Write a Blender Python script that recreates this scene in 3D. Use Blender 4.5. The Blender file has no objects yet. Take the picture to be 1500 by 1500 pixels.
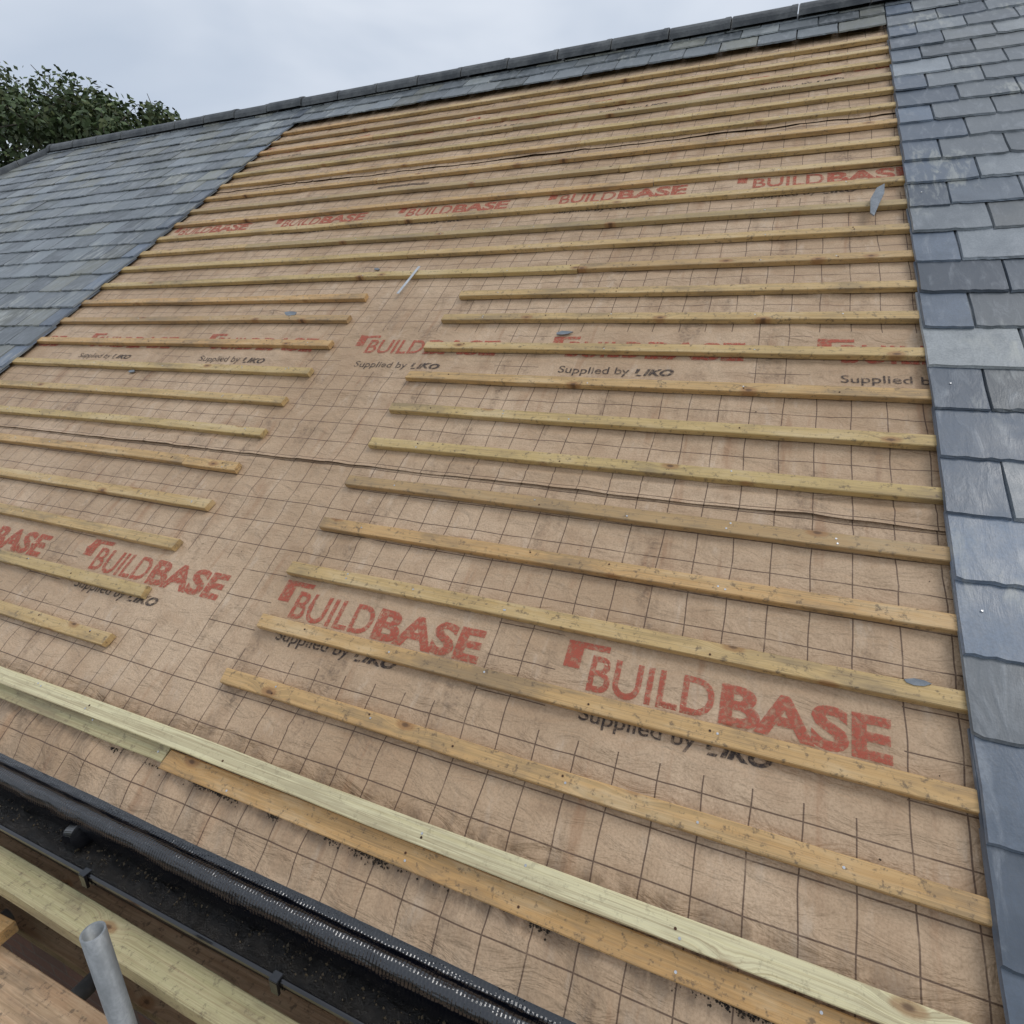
import bpy, bmesh, math, random
import numpy as np
from mathutils import Matrix, Vector, noise
random.seed(7); np.random.seed(7)
P=math.radians(36); cP,sP=math.cos(P),math.sin(P)
RM=Matrix.Rotation(P,4,'X')          # roof frame (u,v,w) -> world
scene=bpy.context.scene
COL=scene.collection
GA=0.206
VB=[0.2318,0.4301,0.6428,0.8411,1.0474,1.2514,1.4568,1.6642,1.8739,2.0845,2.2789]
while len(VB)<24: VB.append(VB[-1]+0.2068)
UR,UL=0.541,-4.36

# ---------------- helpers
def W3(u,v,w=0.0): return RM@Vector((u,v,w))
def link(o,roof=False,parent=None):
    COL.objects.link(o)
    if parent: o.parent=parent
    if roof and not parent: o.matrix_world=RM
    return o
def mesh_obj(name,verts,faces,mats,roof=False,parent=None,smooth=False,midx=None,colors=None):
    me=bpy.data.meshes.new(name); me.from_pydata([tuple(v) for v in verts],[],faces)
    for m in mats: me.materials.append(m)
    if midx is not None: me.polygons.foreach_set('material_index',midx)
    if smooth: me.polygons.foreach_set('use_smooth',[True]*len(me.polygons))
    if colors is not None:
        a=me.attributes.new('tint','FLOAT_COLOR','POINT'); a.data.foreach_set('color',np.array(colors,dtype=np.float32).ravel())
    me.update(); o=bpy.data.objects.new(name,me)
    return link(o,roof,parent)
class NT:
    def __init__(s,name):
        s.m=bpy.data.materials.new(name); s.m.use_nodes=True; s.t=s.m.node_tree; s.n=s.t.nodes; s.l=s.t.links
        s.b=s.n['Principled BSDF']; s.out=s.n['Material Output']
    def add(s,t,**k):
        n=s.n.new(t)
        for a,b in k.items(): setattr(n,a,b)
        return n
    def set(s,sock,v):
        if hasattr(v,'bl_idname') or isinstance(v,bpy.types.NodeSocket): s.l.new(v,sock)
        else: sock.default_value=v
    def math(s,op,a,b=None,c=None,clamp=False):
        n=s.add('ShaderNodeMath',operation=op,use_clamp=clamp); s.set(n.inputs[0],a)
        if b is not None: s.set(n.inputs[1],b)
        if c is not None: s.set(n.inputs[2],c)
        return n.outputs[0]
    def mix(s,f,a,b,bt='MIX'):
        n=s.add('ShaderNodeMix',data_type='RGBA',blend_type=bt); s.set(n.inputs[0],f); s.set(n.inputs[6],a); s.set(n.inputs[7],b); return n.outputs[2]
    def noise(s,vec,scale,detail=4,rough=.55,dist=0.):
        n=s.add('ShaderNodeTexNoise'); s.l.new(vec,n.inputs['Vector']); n.inputs['Scale'].default_value=scale
        n.inputs['Detail'].default_value=detail; n.inputs['Roughness'].default_value=rough; n.inputs['Distortion'].default_value=dist
        return n.outputs['Fac']
    def mapping(s,vec,loc=(0,0,0),sc=(1,1,1),rot=(0,0,0)):
        n=s.add('ShaderNodeMapping'); s.l.new(vec,n.inputs[0]); n.inputs[1].default_value=loc; n.inputs[2].default_value=rot; n.inputs[3].default_value=sc; return n.outputs[0]
    def rng(s,v,a,b,c=0.,d=1.):
        n=s.add('ShaderNodeMapRange',clamp=True,interpolation_type='SMOOTHSTEP'); s.l.new(v,n.inputs[0])
        for i,x in enumerate((a,b,c,d)): n.inputs[i+1].default_value=x
        return n.outputs[0]
    def obj(s): return s.add('ShaderNodeTexCoord').outputs['Object']
    def sep(s,v):
        n=s.add('ShaderNodeSeparateXYZ'); s.l.new(v,n.inputs[0]); return n.outputs
    def comb(s,x,y,z=0.):
        n=s.add('ShaderNodeCombineXYZ'); s.set(n.inputs[0],x); s.set(n.inputs[1],y); s.set(n.inputs[2],z); return n.outputs[0]
    def bump(s,h,st=.3,d=.01,prev=None):
        n=s.add('ShaderNodeBump'); n.inputs['Strength'].default_value=st; n.inputs['Distance'].default_value=d; s.l.new(h,n.inputs['Height'])
        if prev is not None: s.l.new(prev,n.inputs['Normal'])
        return n.outputs[0]
    def fin(s,col=None,rough=None,nrm=None,spec=None,metal=None):
        if col is not None: s.set(s.b.inputs['Base Color'],col)
        if rough is not None: s.set(s.b.inputs['Roughness'],rough)
        if nrm is not None: s.l.new(nrm,s.b.inputs['Normal'])
        if spec is not None: s.b.inputs['Specular IOR Level'].default_value=spec
        if metal is not None: s.b.inputs['Metallic'].default_value=metal
        return s.m
def C(r,g,b): return (r,g,b,1.)

# ---------------- materials
def mat_underlay(s0,b,seed):
    t=NT('breather_membrane'); o=t.obj(); x,y,z=t.sep(o)
    n1=t.noise(t.mapping(o,(seed,1,0)),1.3,3)
    wob=t.noise(t.mapping(o,(seed,0,0),(1,1,1)),4.5,1)
    wx=t.math('ADD',x,t.math('MULTIPLY',t.math('SUBTRACT',wob,.5),.020))
    wy=t.math('ADD',y,t.math('MULTIPLY',t.math('SUBTRACT',n1,.5),.020))
    def line(c,per,off,hw):
        f=t.math('FRACT',t.math('DIVIDE',t.math('SUBTRACT',c,off-per/2),per))
        d=t.math('MULTIPLY',t.math('ABSOLUTE',t.math('SUBTRACT',f,.5)),per)
        return t.rng(d,hw*.6,hw*1.3,1.,0.)
    lx=line(wx,.1035,.43,.0018); ly=line(wy,.1035,b-.07,.0018)
    g=t.math('MAXIMUM',lx,ly)
    f=t.math('FRACT',t.math('DIVIDE',t.math('SUBTRACT',x,s0-.095),1.035))
    inx=t.math('LESS_THAN',f,.80)
    iny=t.math('LESS_THAN',t.math('ABSOLUTE',t.math('SUBTRACT',y,b+.015)),.15)
    g=t.math('MULTIPLY',g,t.math('SUBTRACT',1.,t.math('MULTIPLY',inx,iny)))
    n2=t.noise(o,9,4,.6); n3=t.noise(o,190,2,.7)
    g=t.math('MULTIPLY',g,t.rng(n2,.3,.48,.55,1.))
    base=t.mix(t.rng(n1,.3,.7),C(.47,.32,.195),C(.61,.44,.290))
    base=t.mix(t.rng(n2,.42,.72,0,.5),base,C(.40,.255,.15))
    base=t.mix(t.rng(n3,.40,.66,0,.38),base,C(.29,.19,.11))
    sc=t.noise(t.mapping(o,(4,2,seed),(7,2.2,1),(0,0,.5)),2.2,4,.7)
    base=t.mix(t.rng(sc,.54,.76,0,.35),base,C(.68,.56,.43))
    d1=t.noise(t.mapping(o,(seed,7,0),(2.6,.9,1)),2.4,6,.72)
    d2=t.noise(o,70,2,.7)
    dirt=t.math('MULTIPLY',t.rng(d1,.54,.72),t.rng(d2,.40,.62))
    base=t.mix(t.math('MULTIPLY',dirt,.75),base,C(.12,.085,.06))
    # damp patches
    base=t.mix(t.rng(d1,.52,.62,0,.22),base,C(.30,.19,.11))
    st=t.noise(t.mapping(o,(seed,0,2),(9,1.1,1)),1.6,4,.6)
    base=t.mix(t.rng(st,.58,.74,0,.5),base,C(.33,.17,.085))
    lowdirt=t.math('MULTIPLY',t.rng(y,.14,.0,0,1),t.rng(sc,.42,.60))
    lowdirt=t.math('MULTIPLY',lowdirt,t.rng(y,-.11,-.05,.25,1.))
    base=t.mix(t.math('MULTIPLY',lowdirt,.65),base,C(.12,.08,.05))
    base=t.mix(t.math('MULTIPLY',g,.86),base,C(.095,.055,.035))
    r=t.mapping(o,(0,0,0),(1,1,1),(0,0,.785)); rx,ry,_=t.sep(r)
    e=t.math('MULTIPLY',t.math('SINE',t.math('MULTIPLY',rx,620)),t.math('SINE',t.math('MULTIPLY',ry,620)))
    h=t.math('ADD',t.math('MULTIPLY',e,.10),t.math('MULTIPLY',n3,.35))
    nb=t.bump(h,.35,.0018)
    nb=t.bump(t.noise(t.mapping(o,(0,0,0),(1,2.2,1)),8,4,.6,.8),.8,.020,nb)
    return t.fin(base,.58,nb,.32)
def mat_print(name,c,op):
    t=NT(name); o=t.obj()
    n=t.rng(t.noise(o,90,3,.75),.36,.58,.30,1.)
    t.set(t.b.inputs['Alpha'],t.math('MULTIPLY',n,op))
    return t.fin(c,.7,None,.2)
def mat_wood(name,c1,c2,c3,dark=.5,tone=True,knots=True,gs=1.):
    t=NT(name); o=t.obj(); inf=t.add('ShaderNodeObjectInfo'); rnd=inf.outputs['Random']
    off=t.math('MULTIPLY',rnd,37.)
    va=t.add('ShaderNodeVectorMath',operation='ADD'); t.l.new(o,va.inputs[0]); t.l.new(t.comb(off,t.math('MULTIPLY',rnd,91.),off),va.inputs[1]); p=va.outputs[0]
    vo=t.add('ShaderNodeTexVoronoi',voronoi_dimensions='2D',feature='F1'); t.l.new(t.mapping(p,(0,0,0),(2.5,5.2,1)),vo.inputs['Vector']); vo.inputs['Scale'].default_value=1.
    kd=t.math('ADD',vo.outputs['Distance'],t.math('MULTIPLY',t.noise(p,60,2),.03))
    halo=t.rng(kd,0.,.25,1.,0.)
    px,py,pz=t.sep(p)
    q=t.comb(px,t.math('ADD',py,t.math('MULTIPLY',halo,.022)),pz)
    g1=t.noise(t.mapping(q,(0,0,0),(1.3,75*gs,75*gs)),1.,4,.65,.6)
    g2=t.noise(t.mapping(q,(0,0,0),(5,320*gs,320*gs)),1.,2,.6)
    base=t.mix(t.rng(g1,.3,.7),c1,c2)
    if tone: base=t.mix(t.rng(rnd,0.,1.,0,.8),base,c3)
    base=t.mix(t.rng(g1,.52,.60,0,.6),base,t.mix(.5,c3,C(.20,.11,.04)))
    base=t.mix(t.rng(g2,.45,.75,0,.5),base,C(.28,.18,.09))
    m=t.noise(t.mapping(p,(0,0,5),(2.2,8,8)),1.,5,.72)
    base=t.mix(t.rng(m,.48,.68,0,dark*1.1),base,C(.22,.16,.10))
    base=t.mix(t.rng(m,.5,.30,0,dark*.7),base,C(.72,.57,.36))
    s=t.noise(p,48,4,.75)
    base=t.mix(t.rng(s,.54,.68,0,dark*1.2),base,C(.12,.085,.055))
    if tone:
        r2=t.math('FRACT',t.math('MULTIPLY',rnd,7.31))
        base=t.mix(t.rng(r2,.70,.9,0,.38),base,C(.27,.20,.12))
    if knots:
        base=t.mix(t.rng(kd,.065,.110,.65,0.),base,C(.32,.15,.055))
        base=t.mix(t.rng(kd,.028,.058,.8,0.),base,C(.10,.05,.025))
    nb=t.bump(t.math('ADD',g2,t.math('MULTIPLY',g1,1.3)),.5,.0022)
    return t.fin(base,.58,nb,.4)
def mat_slate():
    t=NT('natural_slate'); o=t.obj(); at=t.add('ShaderNodeAttribute',attribute_name='tint'); c=at.outputs['Color']
    n1=t.noise(o,7,4,.65); n2=t.noise(t.mapping(o,(0,0,0),(26,7,26)),1.,5,.65,.5); n3=t.noise(o,150,2,.7)
    b=t.mix(t.rng(n1,.3,.7,0,.8),t.mix(.45,c,C(.05,.06,.07)),c)
    b=t.mix(t.rng(n2,.48,.75,0,.42),b,C(.36,.38,.40))
    b=t.mix(t.rng(n3,.35,.7,.0,.30),b,C(.08,.09,.10))
    l=t.math('MULTIPLY',t.rng(t.noise(t.mapping(o,(3,3,3)),2.4,3,.6),.50,.68),t.rng(n2,.45,.62))
    b=t.mix(t.math('MULTIPLY',l,.5),b,C(.43,.43,.37))
    nb=t.bump(t.math('ADD',n2,t.math('MULTIPLY',n3,.15)),.35,.0035)
    return t.fin(b,t.rng(n1,.3,.7,.28,.5),nb,.5)
def mat_simple(name,c1,c2,scale,rough=.6,metal=0,bst=.3,bd=.003,spec=.5,sc=(1,1,1),detail=4):
    t=NT(name); o=t.obj(); n=t.noise(t.mapping(o,(0,0,0),sc),scale,detail,.65)
    b=t.mix(t.rng(n,.3,.7),c1,c2); n2=t.noise(o,scale*9,2,.6)
    return t.fin(t.mix(t.rng(n2,.4,.7,0,.35),b,c1),rough,t.bump(n2,bst,bd),spec,metal)

M_BAT=mat_wood('treated_softwood',C(.51,.33,.13),C(.68,.48,.23),C(.56,.41,.17),.6)
M_BAT2=mat_wood('orange_treated_softwood',C(.55,.31,.12),C(.69,.44,.20),C(.58,.38,.16),.6)
M_PALE=mat_wood('fresh_green_treated_softwood',C(.68,.59,.33),C(.80,.73,.47),C(.68,.60,.34),.22,False)
M_ORG=mat_wood('orange_softwood',C(.50,.28,.10),C(.65,.40,.17),C(.52,.31,.11),.6,False)
M_GREEN=mat_wood('green_tinted_softwood',C(.42,.37,.19),C(.58,.51,.29),C(.42,.38,.20),.45,False)
M_BOARD=mat_wood('scaffold_board_wood',C(.44,.27,.15),C(.64,.45,.28),C(.45,.3,.18),.6,False,True,.5)
M_SLATE=mat_slate()
M_NAIL=mat_simple('galvanised_nail',C(.45,.45,.45),C(.7,.7,.7),50,.35,.8)
M_RUST=mat_simple('rusty_nail',C(.05,.025,.015),C(.12,.05,.02),50,.7,.3)
M_RED=mat_print('red_print_ink',C(.48,.11,.07),.76)
M_INK=mat_print('dark_print_ink',C(.07,.055,.05),.88)
M_DARK=mat_simple('dark_void',C(.015,.013,.012),C(.03,.025,.02),5,.9)
M_GUT=mat_simple('black_upvc',C(.006,.006,.007),C(.014,.014,.016),12,.10,0,.1,.001,.7)
M_MUCK=mat_simple('wet_gutter_muck',C(.006,.005,.004),C(.030,.024,.018),30,.16,0,1.,.010,.7)
M_TUBE=mat_simple('galvanised_tube',C(.20,.21,.21),C(.40,.41,.41),14,.5,.5,.15,.001,sc=(1,1,.3))
M_RIDGE=mat_simple('ridge_clay',C(.045,.05,.055),C(.13,.135,.135),6,.6,0,.5,.006)
M_MORT=mat_simple('mortar',C(.22,.21,.19),C(.36,.34,.31),20,.9)
def mat_membrane():
    t=NT('black_eave_membrane'); o=t.obj(); x,y,z=t.sep(o)
    n=t.noise(t.mapping(o,(0,0,0),(9,26,26)),1.,3,.6)
    s=t.math('SINE',t.math('ADD',t.math('MULTIPLY',x,2*math.pi/.0095),t.math('MULTIPLY',n,3.)))
    nb=t.bump(s,.8,.0011); nb=t.bump(n,.6,.014,nb)
    d=t.rng(t.noise(o,40,4,.7),.66,.8,0,.15)
    m=t.fin(t.mix(d,C(.003,.0035,.006),C(.04,.036,.03)),t.rng(n,.3,.7,.05,.13),nb,.8)
    t.b.inputs['Coat Weight'].default_value=.5; t.b.inputs['Coat Roughness'].default_value=.06
    return m
M_MEM=mat_membrane()
def mat_brick():
    t=NT('red_brick'); o=t.obj(); x,y,z=t.sep(o)
    n=t.add('ShaderNodeTexBrick'); t.l.new(t.comb(t.math('ADD',x,y),z,0.),n.inputs['Vector'])
    n.inputs['Color1'].default_value=C(.20,.10,.07); n.inputs['Color2'].default_value=C(.14,.08,.06); n.inputs['Mortar'].default_value=C(.16,.13,.11)
    n.inputs['Scale'].default_value=1.; n.inputs['Mortar Size'].default_value=.005; n.inputs['Brick Width'].default_value=.225; n.inputs['Row Height'].default_value=.075
    k=t.noise(o,40,4,.7); b=t.mix(t.rng(k,.35,.7,0,.6),n.outputs['Color'],C(.12,.07,.055))
    return t.fin(b,.85,t.bump(t.math('SUBTRACT',t.math('MULTIPLY',k,.4),n.outputs['Fac']),.6,.006),.3)
M_BRICK=mat_brick()

# ---------------- underlay
def sm(a,b,x):
    t=max(0.,min(1.,(x-a)/(b-a))); return t*t*(3-2*t)
def nz(x,y,z=0.): return noise.noise(Vector((x,y,z)))
LAPS=[(-.187,1.24),(1.135,2.60),(2.50,3.95),(3.86,5.42)]
ROWS=[(-.308,.472),(-.74,1.84),(-.105,3.175),(-.16,4.53)]
def w_under(u,v,si):
    w=.0035+.0035*nz(u*1.9,v*2.6,3.)+.0030*nz(u*5.5,v*8,7.)
    ph=(v-VB[0])/GA; mid=math.sin(math.pi*ph)**2
    w+=.0070*mid*(.3+nz(u*1.3,v*1.1,11.))
    w+=.0045*mid*nz(u*9,v*4,71.)
    r=nz(u*.9+v*.6,v*5.5,21.); w+=.010*max(0.,1-abs(r)/.05)*sm(-.2,.2,nz(u*.8,v*1.5,31.))*(.25+.75*mid)
    r=nz(u*4,v*2.2+u,41.); w+=.006*max(0.,1-abs(r)/.06)*sm(-.1,.25,nz(u*1.1,v*1.2,51.))*(.2+.8*mid)
    if v<.02:
        k=sm(.02,-.12,v); w+=k*(.0065*math.sin(u*38+5*nz(u*1.5,0,2.)+v*12)+.004*nz(u*5,v*6,61.))*(.6+.8*sm(-.5,-2.,u))*(1-.75*sm(-.12,-.185,v))
        w-=.022*sm(-.09,-.24,v)
    lo,hi=LAPS[si]
    if si>0:
        d=v-lo
        w+=.0022*(1-sm(.10,.2,d))
        w+=(1-sm(0,.03,d))*(.003+.009*max(0,nz(u*1.7,si*3.3,5.)+.15)+.002*nz(u*9,si,9.))
        w+=.010*math.exp(-((d-.05-.015*nz(u*1.2,si,1.))/.011)**2)*sm(-.3,.2,nz(u*.9,si*7,2.))
    if si<3 and v>LAPS[si+1][0]+.01: w=min(w,.004)-.003
    return max(w,-.04)
SU=.018
def text_mesh(body,bold,width,height,shear=0.):
    c=bpy.data.curves.new('t','FONT'); c.body=body; c.size=1.; c.offset=bold; c.resolution_u=4; c.shear=shear
    o=bpy.data.objects.new('t',c); COL.objects.link(o); dg=bpy.context.evaluated_depsgraph_get(); dg.update()
    me=bpy.data.meshes.new_from_object(o.evaluated_get(dg)); bpy.data.objects.remove(o)
    co=np.array([v.co[:] for v in me.vertices]); x0,x1=co[:,0].min(),co[:,0].max()
    y1=co[:,1].max()
    bm=bmesh.new(); bm.from_mesh(me); bpy.data.meshes.remove(me)
    for v in bm.verts: v.co=Vector(((v.co.x-x0)/(x1-x0)*width,v.co.y/y1*height,0))
    return bm
def dice(bm):
    xs=[v.co.x for v in bm.verts]; ys=[v.co.y for v in bm.verts]
    for x in np.arange(min(xs)+.015,max(xs),.018):
        bmesh.ops.bisect_plane(bm,geom=bm.verts[:]+bm.edges[:]+bm.faces[:],plane_co=(x,0,0),plane_no=(1,0,0))
    for y in np.arange(min(ys)+.015,max(ys),.018):
        bmesh.ops.bisect_plane(bm,geom=bm.verts[:]+bm.edges[:]+bm.faces[:],plane_co=(0,y,0),plane_no=(0,1,0))
    bmesh.ops.triangulate(bm,faces=bm.faces[:])
def merge(parts):
    V=[];F=[]
    for bm,dx,dy in parts:
        dice(bm); bm.verts.index_update(); k=len(V)
        V+= [(v.co.x+dx,v.co.y+dy) for v in bm.verts]; F+=[tuple(k+v.index for v in f.verts) for f in bm.faces]; bm.free()
    return V,F
def poly(pts):
    bm=bmesh.new(); bm.faces.new([bm.verts.new((x,y,0)) for x,y in pts]); return bm
red=merge([(text_mesh('BUILD',.014,.325,.098),0,0),(text_mesh('BASE',.040,.372,.100),.338,0),
    (poly([(-.077,.130),(.043,.130),(.043,.112),(-.030,.112),(-.030,.050),(-.077,.050)]),0,0)])
ink=merge([(text_mesh('Supplied by',.008,.295,.040),0,0),(text_mesh('IKO',.05,.115,.035,.25),.352,0),
    (poly([(.318,.008),(.329,.008),(.337,.035),(.322,.035)]),0,0),(poly([(.322,-.005),(.343,-.005),(.347,.002),(.326,.002)]),0,0)])
bars=merge([(poly([(0,r*.016),(.42,r*.016),(.42,r*.016+.010),(0,r*.016+.010)]),0,0) for r in range(2)])
def stamp(V,F,u0,v0,si,mat,nm,U):
    vv=[(u0+x,v0+y,w_under(u0+x,v0+y,si)+.0018) for x,y in V]
    us_=[a[0] for a in vv]
    if max(us_)<-4.55 or min(us_)>.75: return
    F2=[f for f in F if all(-4.6<vv[i][0]<.74 for i in f)]
    mesh_obj(nm,vv,F2,[mat],parent=U)
for si,(lo,hi) in enumerate(LAPS):
    us=np.arange(-4.62,.78,SU); nv=int((hi-lo)/SU)+1; vs=np.linspace(lo,hi,nv)
    verts=[];faces=[]
    for j,v in enumerate(vs):
        for u in us:
            vv=v+(.004*nz(u*2.,si*5.,0.) if j==0 else 0)
            verts.append((u,vv,w_under(u,v,si)))
    n=len(us)
    for j in range(nv-1):
        for i in range(n-1):
            a=j*n+i; faces.append((a,a+1,a+n+1,a+n))
    U=mesh_obj('roofing_underlay',verts,faces,[mat_underlay(*ROWS[si],seed=si*3.7)],roof=True,smooth=True)
    s0,b=ROWS[si]
    for k in range(-5,2):
        stamp(*red,s0+k*1.035,b,si,M_RED,'printed_lettering_red',U)
        stamp(*ink,s0+k*1.035,b-(.082 if si==0 else .105),si,M_INK,'printed_lettering_dark',U)
    if si==2:
        stamp(*bars,-2.62,3.32,si,M_INK,'printed_batch_code',U); stamp(*bars,-2.62,3.62,si,M_INK,'printed_batch_code_2',U)

# ---------------- battens
def batten(name,u0,u1,v,w0,wd,th,mat,nails=True,yaw=0.,seed=0,endj=.004,roof=True):
    rs=random.Random(seed); L=u1-u0; n=max(2,int(L/.10)); V=[];F=[];MI=[]
    be=.0024; hw,hh=wd/2,th/2
    prof=[(-hw+be,-hh),(hw-be,-hh),(hw,-hh+be),(hw,hh-be),(hw-be,hh),(-hw+be,hh),(-hw,hh-be),(-hw,-hh+be)]
    for i in range(n+1):
        x=-L/2+L*i/n
        bow=.009*nz(x*.7+seed*3.1,seed,0.)+.0012*nz(x*4,seed,3.); lift=.0012*nz(x*1.1,seed,4.); tw=.04*nz(x*.6,seed,8.); wv=1+.04*nz(x*3,seed,12.)
        sk=rs.uniform(-endj,endj) if i in(0,n) else 0
        for q,(a,b) in enumerate(prof):
            a2=a*wv+.0008*nz(x*13+q,seed,q*1.7); V.append((x+sk*(a/hw),bow+a2*math.cos(tw)-b*math.sin(tw),lift+b+a2*math.sin(tw)))
    m=len(prof)
    for i in range(n):
        for j in range(m):
            F.append((i*m+j,i*m+(j+1)%m,(i+1)*m+(j+1)%m,(i+1)*m+j)); MI.append(0)
    F.append(tuple(range(m))); MI.append(0)
    F.append(tuple(n*m+k for k in range(m))); MI.append(0)
    if nails:
        for r in np.arange(-9.3,4,.3):
            if int(round(r/.3))%2 and rs.random()<.5: continue
            uu=r+rs.uniform(-.03,.03); xx=uu-(u0+u1)/2
            if abs(xx)>L/2-.012: continue
            for q in range(rs.choice((1,1,2))):
                cx=xx+rs.uniform(-.012,.012); cy=rs.uniform(-.3,.3)*wd; R=.0030; k=len(V)
                cz=hh+.0012*nz(cx*1.1,seed,4.)+.0012; cyy=cy+.009*nz(cx*.7+seed*3.1,seed,0.)
                for a in range(8): V.append((cx+R*math.cos(a*math.pi/4),cyy+R*math.sin(a*math.pi/4),cz))
                for a in range(8): V.append((cx+R*math.cos(a*math.pi/4),cyy+R*math.sin(a*math.pi/4),cz-.004))
                F.append(tuple(range(k,k+8))); mi=rs.choice((1,1,2)); MI.append(mi)
                for a in range(8): F.append((k+a,k+8+a,k+8+(a+1)%8,k+(a+1)%8)); MI.append(mi)
    o=mesh_obj(name,V,F,[mat,M_NAIL,M_RUST],midx=MI)
    bmx=bmesh.new(); bmx.from_mesh(o.data); bmesh.ops.recalc_face_normals(bmx,faces=bmx.faces[:]); bmx.to_mesh(o.data); bmx.free()
    o.matrix_world=(RM if roof else Matrix.Identity(4))@Matrix.Translation(((u0+u1)/2,v,w0+hh))@Matrix.Rotation(yaw,4,'Z')
    return o
for k,v in enumerate(VB):
    r=random.Random(k+100); W0=.007; mt=lambda: M_BAT2 if r.random()<.5 else M_BAT
    if k<=10:
        m1=M_BAT2 if k in (0,1,3,4,7) else M_BAT
        batten('roof_batten',-1.4177+r.uniform(-.012,.012),UR+.12,v,W0,.047,.024,m1,seed=k*2+1,yaw=r.uniform(-.0015,.0015))
        e=-1.99+r.uniform(-.012,.012)
        if k==4:
            batten('roof_batten',-2.3,e,v-.003,W0,.047,.024,mt(),seed=90); batten('roof_batten',-4.6,-2.303,v+.003,W0,.047,.024,mt(),seed=91)
        else: batten('roof_batten',-4.6,e,v,W0,.047,.024,mt(),seed=k*2+2,yaw=r.uniform(-.002,.002))
    else:
        j=r.uniform(-3.4,-.3)
        batten('roof_batten',-4.6,j-.0015,v+r.uniform(-.003,.003),W0,.047,.024,mt(),seed=k*2+1)
        batten('roof_batten',j+.0015,UR+.12,v+r.uniform(-.003,.003),W0,.047,.024,mt(),seed=k*2+2)
batten('eave_batten',-3.6,-1.452,-.022,.008,.05,.025,M_GREEN,seed=301,yaw=.004)
batten('eave_batten',-1.448,.66,-.030,.008,.055,.025,M_ORG,seed=302)
batten('eave_batten',-3.6,.66,.022,.034,.05,.025,M_PALE,seed=303)

# ---------------- slates
SV=[];SF=[];SC=[]
def slate(u0,u1,vt,length,wt,th,col,rs,slope=.048,chip=1.):
    yaw=rs.uniform(-.012,.012); tilt=rs.uniform(-.010,.010); n=max(5,int((u1-u0)/.020)); k=len(SV)
    um=(u0+u1)/2; bot=[]
    for i in range(n+1):
        f=i/n; u=u0+(u1-u0)*f
        jv=rs.uniform(-.003,.003)*chip
        if i in (0,n) and rs.random()<.5: jv+=rs.uniform(.003,.018)*chip
        elif rs.random()<.09: jv+=rs.uniform(.003,.010)*chip
        bot.append((u,vt+jv))
    sides=[(u1+rs.uniform(-.002,.0015),vt+length*.25),(u1+rs.uniform(-.001,.001),vt+length*.45),(u1,vt+length),(u0,vt+length),(u0+rs.uniform(-.001,.001),vt+length*.45),(u0+rs.uniform(-.0015,.002),vt+length*.25)]
    out=bot+sides; m=len(out)
    def tr(u,v,dz): return (u+yaw*(v-vt),v+yaw*(u-um),wt-slope*(v-vt)+tilt*(u-um)*.6+dz)
    for i,(u,v) in enumerate(out):
        bv=rs.uniform(.003,.008)*chip if i<=n else 0
        uu=u
        if i in (n,n+1,n+2): uu-=.0025
        if i in (0,m-1,m-2): uu+=.0025
        SV.append(tr(uu,v+bv,0)); SC.append(col)
    for i,(u,v) in enumerate(out):
        SV.append(tr(u,v,-th)); SC.append(tuple(min(1,c*1.5) for c in col[:3])+(1,))
    SF.append(tuple(range(k,k+m)))
    for i in range(m): j=(i+1)%m; SF.append((k+i,k+m+i,k+m+j,k+j))
def scol(kind,rs,u,v):
    if kind=='R': base=(.210,.230,.245)
    elif kind=='L': base=(.165,.183,.190)
    else: base=(.125,.155,.20)
    g=max(.5,rs.gauss(1.,.27)); h=rs.random()
    c=[base[0]*g,base[1]*g,base[2]*g]
    if kind=='L':
        p=nz(u*.5,v*.6,77.)
        if h<.25+.5*max(0,p): c=[.215*g,.215*g,.175*g]
    if h>.88: c=[c[0]*1.35,c[1]*1.3,c[2]*1.22]
    if h<.10 and kind!='C': c=[c[0]*.55,c[1]*.6,c[2]*.68]
    return (max(.03,c[0]),max(.03,c[1]),max(.03,c[2]),1.)
V0S=.140; VR=5.64
def hipu(v): return -8.60-.809*(VR-v)
rs=random.Random(5)
for c in range(-1,28):
    vt=V0S+GA*c
    if vt>VR-.05: break
    par=c%2; dv=0.
    def put(u0,u1,kind,chip=1.):
        th=rs.uniform(.0065,.010); wt=.0475+rs.uniform(-.001,.003)
        v_=vt+dv+rs.uniform(-.006,.006)
        slate(u0+.002,u1-.002,v_,min(.44,VR-v_+.02),wt,th,scol(kind,rs,u0,vt),rs,chip=chip)
    u=UR+rs.uniform(-.002,.002)
    if par: put(u,UR+.150,'C',.5); u=UR+.150
    else: put(u,UR+.272,'C' if rs.random()<.35 else 'R',.7); u=UR+.272
    while u<3.6: put(u,u+.25,'R'); u+=.25
    u=UL+rs.uniform(-.002,.002)
    if par: put(u-.14,u,'C'); u-=.14
    else: put(u-.26,u,'L'); u-=.26
    while u-.25>max(-13.2,hipu(vt+.1)): put(u-.25,u,'L'); u-=.25
    if vt>5.05:
        dv=.05*(1 if vt<5.4 else .5)
        u=UL; x=.125*par
        put(u,u+.125+x,'L'); u+=.125+x
        while u+.25<UR-.05: put(u,u+.25,'L'); u+=.25
        put(u,UR,'L')
SL=mesh_obj('slate_roof_covering',SV,SF,[M_SLATE],roof=True,colors=SC)
V=[];F=[]
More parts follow.
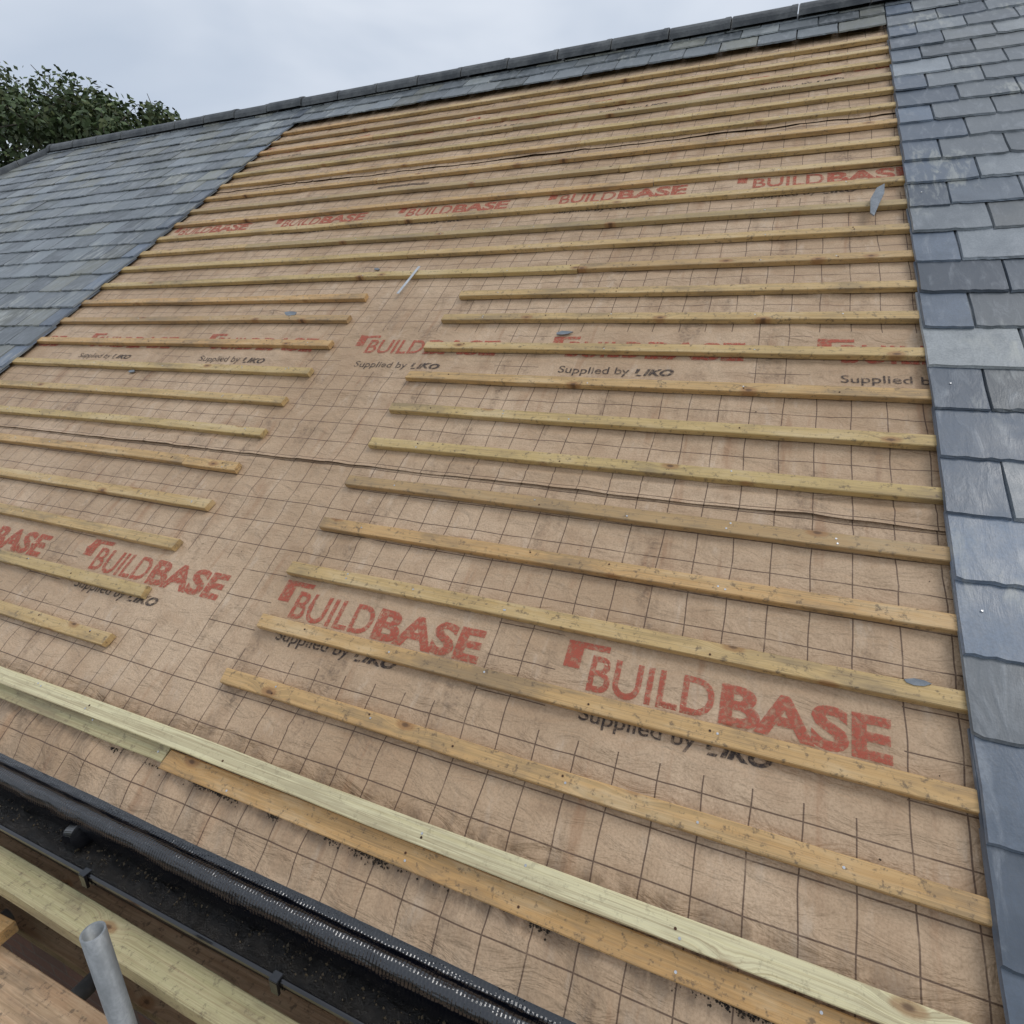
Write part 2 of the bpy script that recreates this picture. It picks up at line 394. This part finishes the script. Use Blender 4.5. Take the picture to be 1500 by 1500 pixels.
for c in (3,7,13):
    r=random.Random(c); u=UR+r.uniform(.04,.09); v=V0S+GA*c+.12
    k=len(V); w=.0475-.048*.12+.0035
    for a in range(8): V.append((u+.003*math.cos(a*math.pi/4),v+.003*math.sin(a*math.pi/4),w))
    for a in range(8): V.append((u+.004*math.cos(a*math.pi/4),v+.004*math.sin(a*math.pi/4),w-.005))
    F.append(tuple(range(k,k+8)))
    for a in range(8): F.append((k+a,k+8+a,k+8+(a+1)%8,k+(a+1)%8))
mesh_obj('slate_nails',V,F,[M_NAIL],parent=SL)

# ---------------- ridge tiles
def ridge_run(name,p0,p1,r=.115,h=.105,seglen=.45,seed=1):
    rs=random.Random(seed); p0=Vector(p0);p1=Vector(p1); d=(p1-p0); L=d.length; d.normalize()
    side=d.cross(Vector((0,0,1))).normalized(); up=side.cross(d).normalized()
    V=[];F=[];MI=[]; x=0.
    while x<L-.05:
        l=min(seglen,L-x); dz=rs.uniform(-.005,.005); dy=rs.uniform(-.005,.005)
        secs=[(0,1.0),(.004,1.03),(.040,1.03),(.046,1.0),(l-.012,1.0),(l-.006,.93)]
        N=12; k=len(V)
        for t,s in secs:
            for i in range(N+1):
                a=math.pi*i/N; yy=-math.cos(a)*r*s; zz=math.sin(a)**.8*h*s
                V.append(tuple(p0+d*(x+t)+side*(yy+dy)+up*(zz+dz-.045)))
        for j in range(len(secs)-1):
            for i in range(N):
                a=k+j*(N+1)+i; F.append((a,a+N+1,a+N+2,a+1)); MI.append(1 if j==4 else 0)
        F.append(tuple(range(k,k+N+1))); MI.append(0)
        x+=l
    return mesh_obj(name,V,F,[M_RIDGE,M_MORT],midx=MI)
pr=W3(3.6,VR,.038); pl=W3(-8.62,VR,.03)
ridge_run('ridge_tiles',pr,pl,seed=3)
d=Vector((-.809,-.809,-.588)).normalized()
ridge_run('hip_tiles',pl,pl+d*6.5,seed=4,r=.10,h=.10)

# ---------------- house body
H=bpy.data.objects.new('brick_house',None); COL.objects.link(H)
def hv(name,verts,faces,mat): return mesh_obj(name,verts,faces,[mat],parent=H)
ex0,ex1=-13.15,3.6
apx=W3(0,VR,-.03); ey,ez=W3(0,-.16,-.035)[1:]
hv('roof_deck',[(ex0,ey,ez),(ex1,ey,ez),(ex1,apx[1],apx[2]),(-8.62,apx[1],apx[2])],[(0,1,2,3)],M_DARK)
by=2*apx[1]-ey
hv('rear_roof_slope',[(ex0,by,ez),(ex1,by,ez),(ex1,apx[1],apx[2]+.03),(-8.62,apx[1],apx[2]+.03),(ex0,ey,ez)],[(1,0,3,2),(0,4,3)],mat_simple('rear_slate',C(.08,.09,.1),C(.15,.17,.19),8,.6))
hv('brick_walls',[(ex0+.2,-.09,-3.3),(ex1-.02,-.09,-3.3),(ex1-.02,by-.1,-3.3),(ex0+.2,by-.1,-3.3),(ex0+.2,-.09,-.13),(ex1-.02,-.09,-.13),(ex1-.02,by-.1,-.13),(ex0+.2,by-.1,-.13),(ex1-.02,apx[1],apx[2]-.08)],
   [(0,1,5,4),(1,2,6,8,5),(2,3,7,6),(3,0,4,7)],M_BRICK)
def box(bm,x0,x1,y0,y1,z0,z1):
    r=bmesh.ops.create_cube(bm,size=1.)
    for v in r['verts']: v.co=Vector(((x0+x1)/2+v.co.x*(x1-x0),(y0+y1)/2+v.co.y*(y1-y0),(z0+z1)/2+v.co.z*(z1-z0)))
def bmobj(name,bm,mats,parent=None,bevel=0.,smooth=False):
    if bevel: bmesh.ops.bevel(bm,geom=bm.edges[:],offset=bevel,segments=2,affect='EDGES')
    me=bpy.data.meshes.new(name); bm.to_mesh(me); bm.free()
    for m in mats: me.materials.append(m)
    if smooth: me.polygons.foreach_set('use_smooth',[True]*len(me.polygons))
    o=bpy.data.objects.new(name,me); return link(o,parent=parent)
bm=bmesh.new(); box(bm,ex0,ex1,-.142,-.12,-.30,-.135); box(bm,ex0,ex1,-.1195,-.085,-.29,-.275)
bmobj('fascia_board',bm,[M_GUT],H,.002)

# ---------------- eave membrane: lip under the underlay then a rounded roll dropping into the gutter
prof=[(-.125,-.112),(-.143,-.126),(-.155,-.134),(-.163,-.133),(-.170,-.127),(-.180,-.124),(-.192,-.127),(-.201,-.136),(-.207,-.150),(-.209,-.168),(-.207,-.190),(-.201,-.218)]
xs=np.arange(-5.,.9,.010); V=[];F=[]; m=len(prof)
for x in xs:
    a=nz(x*2.2,1.,0.)*.006; b=nz(x*6,2.,0.)*.005; c_=nz(x*1.1+5,4.,0.)*.004; e_=nz(x*13,6.,0.)*.0018
    for j,(y,z) in enumerate(prof):
        f=j/(m-1); g_=sm(.2,.45,f)
        V.append((x,y-(a+b)*f-e_*g_,z+(a*.5+c_)*f*(1-f)*2+((b*.5+e_)*g_ if j<m-1 else 0)))
for i in range(len(xs)-1):
    for j in range(m-1):
        a=i*m+j; F.append((a,a+1,a+m+1,a+m))
mesh_obj('eave_membrane_strip',V,F,[M_MEM],smooth=True)

# ---------------- gutter
def gutter():
    V=[];F=[];N=16; cy,cz,R=-.2135,-.205,.060
    ang=[math.pi+math.pi*i/N for i in range(N+1)]
    outer=[(cy+(R+.003)*math.cos(a),cz+(R+.003)*math.sin(a)*.95) for a in ang]
    inner=[(cy+R*math.cos(a),cz+R*math.sin(a)*.95) for a in ang]
    loop=inner[::-1]+[(cy-R,cz+.006),(cy-R-.003,cz+.0085),(cy-R-.0065,cz+.009),(cy-R-.010,cz+.006),(cy-R-.010,cz-.003)]+outer
    for x in (-6,.9):
        for y,z in loop: V.append((x,y,z))
    n=len(loop)
    for j in range(n): F.append((j,(j+1)%n,n+(j+1)%n,n+j))
    g=mesh_obj('rain_gutter',V,F,[M_GUT])
    bm=bmesh.new()
    for x in (-5.0,-4.2,-3.4,-2.2,-1.50,-.83,-.15,.5):
        box(bm,x-.012,x+.012,cy-R-.018,cy-R-.0105,cz-.03,cz+.010)
        box(bm,x-.012,x+.012,cy-R-.018,cy-R+.004,cz+.0105,cz+.014)
        for i in range(N):
            a=ang[i]; y0=cy+(R+.005)*math.cos(a); z0=cz+(R+.005)*math.sin(a)*.95
            box(bm,x-.011,x+.011,y0-.006,y0+.006,z0-.006,z0+.002)
    bmobj('brackets',bm,[M_GUT],g,.001)
    V=[];F=[]; xs=np.arange(-5,.9,.008); ys=np.linspace(cy-R*.86,cy+R*.86,16)
    for x in xs:
        for y in ys:
            V.append((x,y,cz-.034+.014*nz(x*9,y*30,0.)+.010*nz(x*28,y*50,3.)+.007*nz(x*2,0,9.)))
    n=len(ys)
    for i in range(len(xs)-1):
        for j in range(n-1): a=i*n+j; F.append((a,a+n,a+n+1,a+1))
    mesh_obj('wet_silt',V,F,[M_MUCK],parent=g,smooth=True)
gutter()
bm=bmesh.new(); bmesh.ops.create_cone(bm,segments=20,radius1=.03,radius2=.03,depth=.05,cap_ends=True,matrix=Matrix.Translation((-1.66,-.205,-.205))@Matrix.Rotation(math.radians(70),4,'Y'))
bmesh.ops.create_cone(bm,segments=20,radius1=.034,radius2=.034,depth=.012,cap_ends=True,matrix=Matrix.Translation((-1.635,-.205,-.197))@Matrix.Rotation(math.radians(70),4,'Y'))
bmobj('gutter_pipe_stopper',bm,[M_GUT],None,.002)

# ---------------- debris crumbs
def crumbs(name,n,fu,fv,fw,size,mat,seed):
    r=random.Random(seed);V=[];F=[]
    for _ in range(n):
        u=fu(r);v=fv(r,u);w=fw(r);s=size*r.uniform(.3,1.3)**1.5;k=len(V)
        base=[(1,0,0),(-1,0,0),(0,1,0),(0,-1,0),(0,0,.6),(0,0,-.6)]
        for bb in base: V.append((u+bb[0]*s*r.uniform(.6,1.4),v+bb[1]*s*r.uniform(.5,1.3),w+bb[2]*s*r.uniform(.6,1.3)))
        for f in ((0,2,4),(2,1,4),(1,3,4),(3,0,4),(2,0,5),(1,2,5),(3,1,5),(0,3,5)): F.append(tuple(k+i for i in f))
    return mesh_obj(name,V,F,[mat],roof=True)
M_CR=mat_simple('black_moss_crumbs',C(.012,.009,.007),C(.07,.05,.03),40,.8)
M_LIT=mat_simple('leaf_litter',C(.03,.022,.012),C(.14,.10,.05),40,.7)
def fu1(r):
    while True:
        u=r.uniform(-1.7,.5)
        if nz(u*3,7.,0.)>.0 or r.random()<.1: return u
crumbs('moss_debris',2200,fu1,lambda r,u:-.055-abs(r.gauss(0,.006+.006*max(0,nz(u*5,3,0)))),lambda r:.005,.0024,M_CR,1)
crumbs('roof_grit',500,lambda r:r.uniform(-4.3,.53),lambda r,u:(VB[r.randrange(24)]+.027+abs(r.gauss(0,.012))) if r.random()<.6 else r.uniform(.05,5),lambda r:.008,.0018,M_CR,2)
crumbs('gutter_leaf_litter',700,lambda r:r.uniform(-2.6,.2),lambda r,u:-.285-r.random()*.055,lambda r:-.060+r.uniform(-.01,.01),.0032,M_LIT,3)

# ---------------- shards
def shard(name,pts,w,th,tilt,mat,u0,v0,rz=0.):
    V=[(x,y,0) for x,y in pts]+[(x,y,-th) for x,y in pts]; n=len(pts)
    F=[tuple(range(n))]+[(i,n+i,n+(i+1)%n,(i+1)%n) for i in range(n)]+[tuple(range(2*n-1,n-1,-1))]
    o=mesh_obj(name,V,F,[mat]); o.matrix_world=RM@Matrix.Translation((u0,v0,w))@Matrix.Rotation(rz,4,'Z')@Matrix.Rotation(tilt,4,'X'); return o
M_SH=mat_simple('slate_fragment',C(.14,.16,.18),C(.27,.29,.31),20,.5)
M_LEAD=mat_simple('light_grey_lead',C(.45,.47,.48),C(.62,.64,.65),20,.4,.2)
shard('slate_offcut',[(-.012,.0),(.004,-.02),(.016,.06),(.030,.14),(.026,.21),(-.002,.18),(-.020,.10)],.045,.006,.10,M_SH,.41,2.79,-.08)
shard('lead_strap',[(-.008,-.12),(.008,-.12),(.009,.0),(.008,.12),(-.008,.12),(-.007,.0)],.036,.002,.04,M_LEAD,-1.77,2.41,-.12)
for i,(u,v,s,w_) in enumerate([(.45,.665,.022,.034),(-2.40,2.12,.045,.034),(-.78,1.985,.03,.018),(-3.23,1.62,.025,.018),(-2.06,2.56,.02,.018)]):
    r=random.Random(i); n=7; pts=[(s*r.uniform(.6,1.1)*math.cos(a*2*math.pi/n)*1.3,s*r.uniform(.3,.5)*math.sin(a*2*math.pi/n)) for a in range(n)]
    shard('slate_fragment',pts,w_,.005,.12,M_SH,u,v,r.uniform(-.4,.4))

# ---------------- scaffold and planks
def tube(bm,p0,p1,r=.0242,t=.004,N=24):
    p0=Vector(p0);p1=Vector(p1);d=(p1-p0).normalized(); a=d.orthogonal().normalized(); b=d.cross(a)
    rings=[]
    for p,rr in ((p0,r-t),(p0,r),(p1,r),(p1,r-t)):
        rings.append([bm.verts.new(p+a*rr*math.cos(2*math.pi*i/N)+b*rr*math.sin(2*math.pi*i/N)) for i in range(N)])
    for k in range(4):
        A_,B_=rings[k],rings[(k+1)%4]
        for i in range(N):
            f=bm.faces.new((A_[i],A_[(i+1)%N],B_[(i+1)%N],B_[i])); f.smooth=(k in(1,3))
SCF=bpy.data.objects.new('scaffold',None); COL.objects.link(SCF)
def tobj(name,p0,p1):
    bm=bmesh.new(); tube(bm,p0,p1); bmesh.ops.recalc_face_normals(bm,faces=bm.faces[:]); return bmobj(name,bm,[M_TUBE],SCF)
tobj('standard_tube',(-1.175,-.43,-3.25),(-1.175,-.43,-.04))
tobj('standard_tube_far',(-3.6,-.43,-3.25),(-3.6,-.43,-.10))
tobj('standard_tube_near',(1.6,-.43,-3.25),(1.6,-.43,-.10))
for i,x in enumerate((-3.2,-2.45,-1.93,-1.50,-.6,.6,1.8)): tobj('transom_tube_%d'%i,(x,-1.7,-.525),(x+.01,-.30 if i%2 else -.32,-.525))
tobj('ledger_tube',(-5,-.475,-.575),(3.5,-.475,-.575)); tobj('outer_ledger_tube',(-5,-1.5,-.575),(3.5,-1.5,-.575))
bm=bmesh.new(); box(bm,-1.215,-1.135,-.47,-.39,-.60,-.54); box(bm,-1.205,-1.18,-.40,-.37,-.585,-.555); bmobj('coupler',bm,[M_TUBE],SCF,.006)
for i in range(4):
    y=-.508-i*.234; r=random.Random(i+50)
    bt=batten('scaffold_board_%d'%i,-4.6+r.uniform(-.2,.2),3.4,0,0,.222,.038,M_BOARD,nails=False,seed=400+i,roof=False)
    bt.matrix_world=Matrix.Translation((-.6,y,-.48))@Matrix.Rotation(.003 if i==0 else 0.,4,'Z'); bt.parent=SCF
tk=batten('treated_timber_plank',-4.5,1.8,0,0,.078,.047,M_GREEN,nails=False,seed=500,roof=False); tk.matrix_world=Matrix.Translation((-1.35,-.325,-.31))@Matrix.Rotation(-.006,4,'Z')
for i,x in enumerate((-3.0,-2.1,.1)):
    bm=bmesh.new(); box(bm,x-.03,x+.03,-.36,-.29,-.50,-.336); bmobj('packer_block_%d'%i,bm,[M_BOARD],SCF,.002)
tk=batten('offcut_timber',-.5,.5,0,0,.09,.04,M_ORG,nails=False,seed=501,roof=False); tk.matrix_world=Matrix.Translation((-2.27,-.43,-.44))@Matrix.Rotation(.06,4,'Z')
# inside board resting below the transoms, beside the wall
tk=batten('inside_board',-4.5,3.,0,0,.19,.034,M_BOARD,nails=False,seed=502,roof=False); tk.matrix_world=Matrix.Translation((-.9,-.215,-.62)); tk.parent=SCF

# ---------------- ground
t=NT('grass_and_gravel_ground'); o_=t.obj(); n1=t.noise(o_,.4,5,.6); n2=t.noise(o_,8,4,.7)
t.fin(t.mix(t.rng(n1,.4,.6),C(.06,.085,.03),C(.14,.12,.09)),.95,t.bump(n2,.5,.05))
mesh_obj('ground',[(-500,-500,-3.3),(500,-500,-3.3),(500,500,-3.3),(-500,500,-3.3)],[(0,1,2,3)],[t.m])

# ---------------- trees
t=NT('foliage'); at=t.add('ShaderNodeAttribute',attribute_name='tint'); M_LEAF=t.fin(at.outputs['Color'],.6,None,.3)
M_BARK=mat_simple('bark',C(.05,.04,.03),C(.11,.09,.07),4,.9)
def tree(name,bx,by_,bz,top,cr,seed,nleaf=26000,ncl=52):
    rs=random.Random(seed); V=[];F=[];MI=[];CO=[]
    def limb(p,q,r0,r1):
        p=Vector(p);q=Vector(q);d=(q-p).normalized();a=d.orthogonal().normalized();b=d.cross(a);k=len(V);N=6
        for pp,r in ((p,r0),(q,r1)):
            for i in range(N): V.append(tuple(pp+a*r*math.cos(2*math.pi*i/N)+b*r*math.sin(2*math.pi*i/N))); CO.append((.07,.055,.04,1))
        for i in range(N): F.append((k+i,k+(i+1)%N,k+N+(i+1)%N,k+N+i)); MI.append(1)
    base=Vector((bx,by_,bz)); hgt=top-bz; fork=base+Vector((0,0,hgt*.35))
    limb(base,fork,.38,.27)
    cl=[]
    for i in range(ncl):
        a=rs.uniform(0,2*math.pi); ph=rs.uniform(-.45,1.); rr=cr*(1-.45*max(0,ph)**1.6)*rs.uniform(.35,1.)
        c=base+Vector((math.cos(a)*rr,math.sin(a)*rr,hgt*.60+ph*hgt*.31))
        s=rs.uniform(.8,1.5)*cr/4.3
        cl.append((c,s)); mid=fork.lerp(c,.5)+Vector((rs.uniform(-.3,.3),rs.uniform(-.3,.3),.5))
        limb(fork+Vector((0,0,rs.uniform(0,hgt*.15))),mid,.13,.07); limb(mid,c,.07,.02)
        for _ in range(3):
            e=c+Vector((rs.gauss(0,1),rs.gauss(0,1),rs.gauss(.4,.8))).normalized()*s*1.15; limb(c,e,.02,.008)
    for _ in range(nleaf):
        c,s=cl[rs.randrange(len(cl))]
        d=Vector((rs.gauss(0,1),rs.gauss(0,1),rs.gauss(0,1))).normalized()
        rad=s*(rs.random()**.45)*(1+.35*nz(d.x*2.5+c.x,d.y*2.5+c.y,d.z*2.5))
        if rs.random()<.07: rad*=rs.uniform(1.05,1.45)
        p=c+Vector((d.x*rad,d.y*rad,d.z*rad*.72))
        n=(d+Vector((rs.gauss(0,.7),rs.gauss(0,.7),rs.gauss(.3,.7)))).normalized(); a=n.orthogonal().normalized()
        a.rotate(Matrix.Rotation(rs.uniform(0,6.28),3,n)); b=n.cross(a); l=rs.uniform(.06,.12); w=l*.55; k=len(V)
        for q in (p-a*l,p+b*w,p+a*l,p-b*w): V.append(tuple(q))
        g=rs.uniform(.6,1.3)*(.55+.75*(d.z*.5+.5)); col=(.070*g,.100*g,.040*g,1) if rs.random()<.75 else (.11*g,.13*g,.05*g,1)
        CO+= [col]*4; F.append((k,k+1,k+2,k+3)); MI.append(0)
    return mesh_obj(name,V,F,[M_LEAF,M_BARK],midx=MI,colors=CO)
tree('broadleaf_tree',-25.5,13.5,-3.3,9.7,5.0,1,38000,60)
tree('broadleaf_tree',-19.8,13.2,-3.3,8.6,3.7,2,26000,46)

# ---------------- world, sun, camera
w=bpy.data.worlds.new('World'); scene.world=w; w.use_nodes=True; nt=w.node_tree; bg=nt.nodes['Background']
sky=nt.nodes.new('ShaderNodeTexSky'); sky.sky_type='NISHITA'; sky.sun_disc=False
SE,SR=math.radians(60),math.radians(75)
sky.sun_elevation=SE; sky.sun_rotation=SR
tc=nt.nodes.new('ShaderNodeTexCoord'); mp=nt.nodes.new('ShaderNodeMapping'); mp.inputs[3].default_value=(1,1,2.8); nt.links.new(tc.outputs['Generated'],mp.inputs[0])
nn=nt.nodes.new('ShaderNodeTexNoise'); nn.inputs['Scale'].default_value=2.3; nn.inputs['Detail'].default_value=4; nn.inputs['Roughness'].default_value=.5; nn.inputs['Distortion'].default_value=.3
nt.links.new(mp.outputs[0],nn.inputs['Vector'])
cr=nt.nodes.new('ShaderNodeValToRGB'); cr.color_ramp.elements[0].position=.34; cr.color_ramp.elements[0].color=(5.1,5.8,6.9,1); cr.color_ramp.elements[1].position=.66; cr.color_ramp.elements[1].color=(7.3,7.8,8.6,1)
nt.links.new(nn.outputs['Fac'],cr.inputs[0])
mx=nt.nodes.new('ShaderNodeMix'); mx.data_type='RGBA'; mx.inputs[0].default_value=.93; nt.links.new(sky.outputs[0],mx.inputs[6]); nt.links.new(cr.outputs[0],mx.inputs[7]); nt.links.new(mx.outputs[2],bg.inputs[0]); bg.inputs[1].default_value=.108
sl=bpy.data.lights.new('sun','SUN'); sl.energy=1.1; sl.angle=math.radians(22); sl.color=(1,.97,.93); so=bpy.data.objects.new('sun',sl); COL.objects.link(so)
dirv=Vector((math.sin(SR)*math.cos(SE),math.cos(SR)*math.cos(SE),math.sin(SE)))
so.rotation_euler=dirv.to_track_quat('Z','Y').to_euler()
Mx=[[0.92389,0.30972,-0.225],[0.1212,-0.79438,-0.59524],[-0.36294,0.52261,-0.77146]]
R=Matrix(((Mx[0][0],-Mx[1][0],-Mx[2][0]),(Mx[0][1],-Mx[1][1],-Mx[2][1]),(Mx[0][2],-Mx[1][2],-Mx[2][2]))).to_4x4()
cam=bpy.data.cameras.new('camera'); co=bpy.data.objects.new('camera',cam); COL.objects.link(co)
co.matrix_world=RM@Matrix.Translation((0,0,1.5))@R
cam.sensor_width=36; cam.lens=36*820.53/1500; cam.clip_start=.05; cam.clip_end=2000
scene.camera=co
scene.view_settings.view_transform='Standard'; scene.view_settings.look='None'; scene.view_settings.exposure=0
